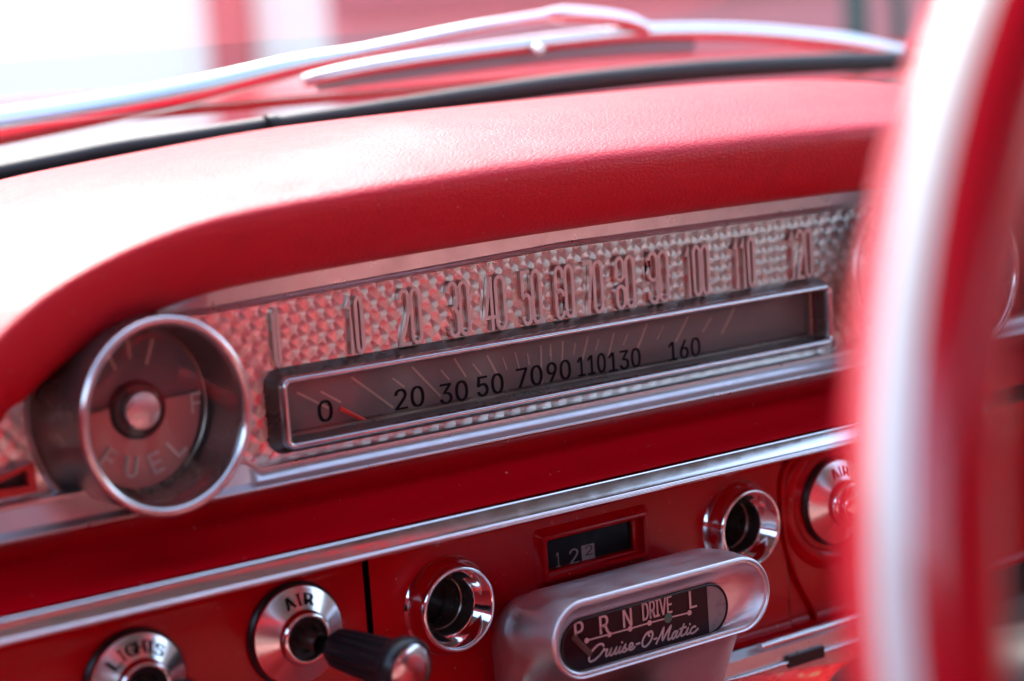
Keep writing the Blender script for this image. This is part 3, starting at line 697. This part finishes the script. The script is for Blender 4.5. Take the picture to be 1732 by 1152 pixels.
mb = MB(); text_into(mb, '2', a_+.002, b_-.0012, z0_+.0022, z1_-.0005, dy-.0001); mb.build('drum_figure', BLACK, dd, smooth=False)
mb = MB(); mb.add(rr_(.002, -.004), [tuple(range(16))]); mb.build('lens', LENS_DULL, tc_, smooth=False)

# ------------------------------------------------------------------ shift indicator on the steering column
qi = thing('shift_indicator', 'brushed metal gear shift indicator with an oval window reading P R N DRIVE L', 'gear indicator', (.024, -.03, -.20))
QX0, QX1, QZ0, QZ1, QY = -.0394, .0876, -.1415, -.1055, -.070
def stad(d, y, dx=0, dz=0, low=0):
    x0, x1, z0, z1 = QX0+d+dx, QX1-d+dx, QZ0+d+dz, QZ1-d+dz; r_ = (z1-z0)/2-1e-5; pts = []
    for cx_, cz_, a0 in ((x1-r_, z1-r_, 0), (x0+r_, z1-r_, 90), (x0+r_, z0+r_, 180), (x1-r_, z0+r_, 270)):
        for k in range(15):
            a = R(a0+90*k/14); zz = cz_+r_*math.sin(a)
            pts.append((cx_+r_*math.cos(a), y, zz-(low if zz < (z0+z1)/2 else 0)))
    return pts
mb = MB(); mb.loft([stad(-.0015, PY+.004, .015, -.0150, .06), stad(-.0015, -.014, .0110, -.0110, .055), stad(-.0020, -.030, .0055, -.0055, .035), stad(-.0018, -.045, .0025, -.0025, .012), stad(-.0012, -.058, .0008, -.0008, .002), stad(-.0003, -.066, 0, 0, 0), stad(.0000, QY+.0008)])
mb.build('housing', BRUSHED, qi, ang=50)
mb = MB(); mb.loft([stad(.0000, QY+.0008), stad(.0004, QY), stad(.0011, QY-.0002), stad(.0016, QY+.0003), stad(.0019, QY+.0012), stad(.0024, QY+.0012), stad(.0028, QY+.0004), stad(.0034, QY+.0009)]); mb.build('rim', BRUSHED, qi, ang=60)
FYq = QY+.0095
DL, DR = at(949, 1091.6, FYq), at(1230, 1031, FYq); DZ = float(DL[2]+DR[2])/2; DH = .0118
def dstad(d, y):
    r_ = DH-d; x0, x1 = float(DL[0])+d, float(DR[0])-d; pts = []
    for cx_, cz_, a0 in ((x1-r_, DZ, 0), (x0+r_, DZ, 90), (x0+r_, DZ, 180), (x1-r_, DZ, 270)):
        for k in range(15):
            a = R(a0+90*k/14); pts.append((cx_+r_*math.cos(a), y, cz_+r_*math.sin(a)))
    return pts
lerp = lambda A_, B_, t, dep: [tuple((1-t)*np.array(a)*np.array([1, 0, 1])+t*np.array(b)*np.array([1, 0, 1])+np.array([0, dep, 0])) for a, b in zip(A_, B_)]
r0_, r1_ = stad(.0034, 0), dstad(0, 0)
mb = MB(); mb.loft([lerp(r0_, r1_, t, (QY+.0009)*(1-u_)+(FYq+.0003)*u_) for t, u_ in ((0, 0), (.12, .28), (.35, .58), (.65, .84), (1, 1))]); mb.build('bowl', BRUSHED, qi, ang=60)
mb = MB(); s_ = dstad(-.0006, FYq); mb.add(s_, [tuple(range(len(s_)))]); mb.build('dial_face', QFACE, qi, smooth=False)
mb = MB(); mb.tube([q+np.array([0, -.0003, 0]) for q in map(np.array, dstad(.0001, FYq))], .00045, 8, closed=True); mb.build('dial_edge', BLACK, qi)
def qat(px, py): p = at(px, py, FYq-.0004); return float(p[0]), float(p[2])
ty = FYq-.0004
def zoom5(a, b): return 800+a/2.474, 740+b/2.474
for ch, a0, a1, b0, b1 in (('P', 425, 462, 775, 840), ('R', 530, 567, 752, 812), ('N', 628, 664, 725, 785), ('DRIVE', 708, 832, 672, 755), ('L', 905, 934, 645, 708)):
    x0, _ = qat(*zoom5(a0, (b0+b1)/2)); x1, _ = qat(*zoom5(a1, (b0+b1)/2)); zm = [qat(*zoom5((a0+a1)/2, b))[1] for b in (b0, b1)]
    hz = .0041; zc = sum(zm)/2
    mb = MB(); text_into(mb, ch, x0, x1, zc-hz, zc+hz, ty, bold=.00018); o = mb.build('gear_letter', LETTER, qi, smooth=False); o['label'] = 'pale gear letter '+ch if len(ch) == 1 else 'pale word '+ch
mb = MB(); pl = [qat(*zoom5(*q)) for q in ((475, 850), (570, 824), (657, 800), (738, 776), (816, 755), (905, 733))]
mb.stroke(pl, .0007, .0001, ty)
for q in pl[:4]+pl[5:]: mb.lathe((q[0], ty-.0001, q[1]), [(.0013, 0), (.0012, .0002), (.0001, .0003)], 16)
mb.build('gear_line', LETTER, qi)
mb = MB(); mb.lathe((pl[4][0], ty-.0001, pl[4][1]), [(.0023, 0), (.0021, .0003), (.0001, .0004)], 24); mb.build('gear_marker', GREEN, qi)
# script line Cruise-O-Matic, drawn as pen strokes in a slanted frame (units: letter height 1)
SC = [
 [(.95, .82), (.85, 1.0), (.55, 1.02), (.2, .7), (.02, .25), (.1, -.02), (.4, 0), (.75, .25)],                        # C
 [(.75, .25), (.95, .52), (1.0, .62), (1.08, .5), (1.22, .52), (1.15, .2), (1.2, .03), (1.35, .12)],                   # r
 [(1.35, .12), (1.5, .5), (1.42, .15), (1.5, .02), (1.65, .1), (1.85, .5), (1.76, .15), (1.82, .02), (1.98, .12)],     # u
 [(1.98, .12), (2.12, .5), (2.03, .15), (2.1, .02), (2.25, .12)],                                                      # i
 [(2.25, .12), (2.45, .52), (2.42, .3), (2.55, .15), (2.42, .0), (2.28, .06)], [(2.5, .05), (2.7, .12)],               # s
 [(2.7, .12), (2.95, .3), (2.92, .48), (2.78, .46), (2.72, .2), (2.82, .02), (3.0, .06), (3.12, .18)],                 # e
 [(3.2, .32), (3.45, .34)],                                                                                            # hyphen
 [(4.2, .95), (3.9, .95), (3.65, .55), (3.65, .1), (3.9, -.02), (4.2, .3), (4.3, .75), (4.15, 1.0), (4.0, .8), (4.1, .65)],   # O
 [(4.42, .34), (4.62, .36)],
 [(4.6, -.05), (4.85, .5), (5.05, 1.0), (5.02, .5), (5.05, .1), (5.3, .6), (5.55, 1.0), (5.45, .5), (5.42, .1), (5.5, 0), (5.65, .1)],  # M
 [(6.05, .42), (5.9, .5), (5.72, .3), (5.72, .05), (5.85, .02), (6.08, .48), (5.98, .15), (6.05, .02), (6.2, .12)],    # a
 [(6.2, .12), (6.4, .6), (6.48, .85), (6.35, .3), (6.36, .05), (6.5, .04), (6.65, .14)], [(6.22, .58), (6.65, .62)],   # t
 [(6.65, .14), (6.82, .5), (6.73, .15), (6.8, .02), (6.95, .12)], [(6.9, .72), (6.93, .76)],                           # i
 [(7.35, .42), (7.25, .5), (7.05, .35), (7.0, .1), (7.15, 0), (7.4, .12), (7.55, .25)],                                # c
 [(2.18, .72), (2.21, .76)],
]
A = np.array(qat(*zoom5(483, 938))); B = np.array(qat(*zoom5(935, 815)))
ex = (B-A)/7.45; ez = np.array([.0012, .0062])
mb = MB()
for st_ in SC:
    pts = spline([A+ex*x+ez*z+np.array([.22*0, 0]) for x, z in st_], 4)
    mb.stroke(pts, .00095, .00012, ty)
mb.build('script_lettering', LETTER, qi)
# pale worn right end of the dial and the dim pointer
mb = MB(); rr0 = dstad(.0008, FYq-.0002)
xr = qat(*zoom5(905, 740))[0]
pr = [(max(p[0], xr+(p[2]-DZ)*.25), FYq-.0002, p[2]) for p in rr0 if p[0] > xr-.002]
mb.add(pr, [tuple(range(len(pr)))]); mb.build('worn_patch', mat('grey worn film', (.34, .33, .32), .5, mottle=(160, .1, (.20, .18, .18), .8)), qi, smooth=False)
A_, B_ = qat(*zoom5(420, 835)), qat(*zoom5(490, 905)); mb = MB(); mb.stroke([A_, B_], .0028, .0004, FYq-.0003); mb.build('gear_pointer', mat('dim brown pointer', (.12, .06, .045), .5), qi)

# ------------------------------------------------------------------ steering column and wheel
WC = V(-.0205, -.467, -.0105); TA = R(6.85); TY = R(4.2)
wn = V(math.sin(TY)*math.cos(TA), -math.cos(TY)*math.cos(TA), math.sin(TA)); wx = V(math.cos(TY), math.sin(TY), 0); wu = np.cross(wn, wx)
wu = wu if wu[2] > 0 else -wu
co = thing('steering_column', 'chipped red steering column below the shift indicator', 'steering column', (.04, 0, -.24))
CA = R(18); cdir = V(0, -math.cos(CA), math.sin(CA)); base = V(.03, -.03, -.2025)
mb = MB(); mb.tube([base+cdir*t for t in (-.03, 0, .06, .12, .17)], .030, 40); mb.build('column_tube', CHIPPED, co)
mb = MB(); mb.tube([base+cdir*t for t in (.171, .18, .25, .33, .40)], [.031, .033, .034, .034, .033], 40); mb.build('darkening_sleeve', BLACK, co)  # black sleeve added only to darken the glowing upper column
sw = thing('steering_wheel', 'red steering wheel with a highlight painted along its rim, close to the camera, out of focus', 'steering wheel', WC)
mb = MB(); rings_ = []; RM, Rm = .2240, .0150
for i in range(128):
    a = 2*math.pi*i/128; d = math.cos(a)*wx+math.sin(a)*wu
    dep_ = lambda b: Rm*(1-.06*math.exp(-((math.degrees(b)-32)/7)**2))
    rings_.append([WC+d*(RM+dep_(b)*math.cos(b))+wn*dep_(b)*1.15*math.sin(b) for b in [2*math.pi*k/36 for k in range(36)]])
mb.loft(rings_+[rings_[0]])
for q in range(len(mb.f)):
    if (q % 36) < 3: mb.m[q] = 1  # pale streak painted in as the highlight along the red rim
mb.build('rim', [RED_PLASTIC, RIM_HIGHLIGHT], sw)
for a in (205, 335):
    d = math.cos(R(a))*wx+math.sin(R(a))*wu
    mb = MB(); mb.tube([WC+d*t-wn*.035*(1-t/RM) for t in (.03, .08, .14, RM-.004)], [.022, .017, .013, .012], 16, flat=.5); mb.build('spoke', RED_PLASTIC, sw)
mb = MB(); mb.lathe(WC-wn*.06, [(.040, 0), (.044, .012), (.040, .028), (.028, .036), (.001, .040)], 48, axis=wn); mb.build('hub', RED_PLASTIC, sw)

# heater control at the lower right
hc = thing('heater_control', 'ribbed metal heater control with a black slot below the right hand panel', 'heater control', (.2, -.02, -.20))
HY = -.018
hz = lambda px, py: at(px, py, HY)
a1, b1 = hz(1280, 1097), hz(1480, 1034)
zt = float((a1[2]+b1[2])/2); xl = float(a1[0])
mb = MB(); mb.tube([(xl+.002, HY, zt), (xl+.01, HY, zt+.0002), (.262, HY, zt+.0002)], .0022, 14); mb.build('top_bead', CHROME, hc)
mb = MB(); sweepx(mb, [(HY+.004, zt), (HY+.001, zt-.004), (HY+.001, zt-.0115)], np.linspace(xl-.022, .262, 12)); mb.build('smooth_face', SATIN, hc)
mb = MB(); mb.tube([(xl-.022, HY, zt-.0124), (.262, HY, zt-.0124)], .0010, 12); mb.build('lower_bead', CHROME, hc)
mb = MB(); rb = []
for i in range(120):
    x = xl-.022+.0018*i/2; rb.append([(x, HY+.002-(.0009 if i % 2 else 0), zt-.013), (x, HY+.002-(.0009 if i % 2 else 0), zt-.05)])
mb.loft(rb, False); mb.build('ribbed_face', SATIN, hc, ang=10)
p0, p1 = hz(1332, 1120), hz(1392, 1104); mb = MB(); mb.box((float(p0[0]), HY-.0012, float(p0[2])-.003), (float(p1[0]), HY+.0005, float(p0[2])+.003)); mb.build('slot', BLACK, hc, smooth=False)  # thin black block standing in for the dark recessed slot
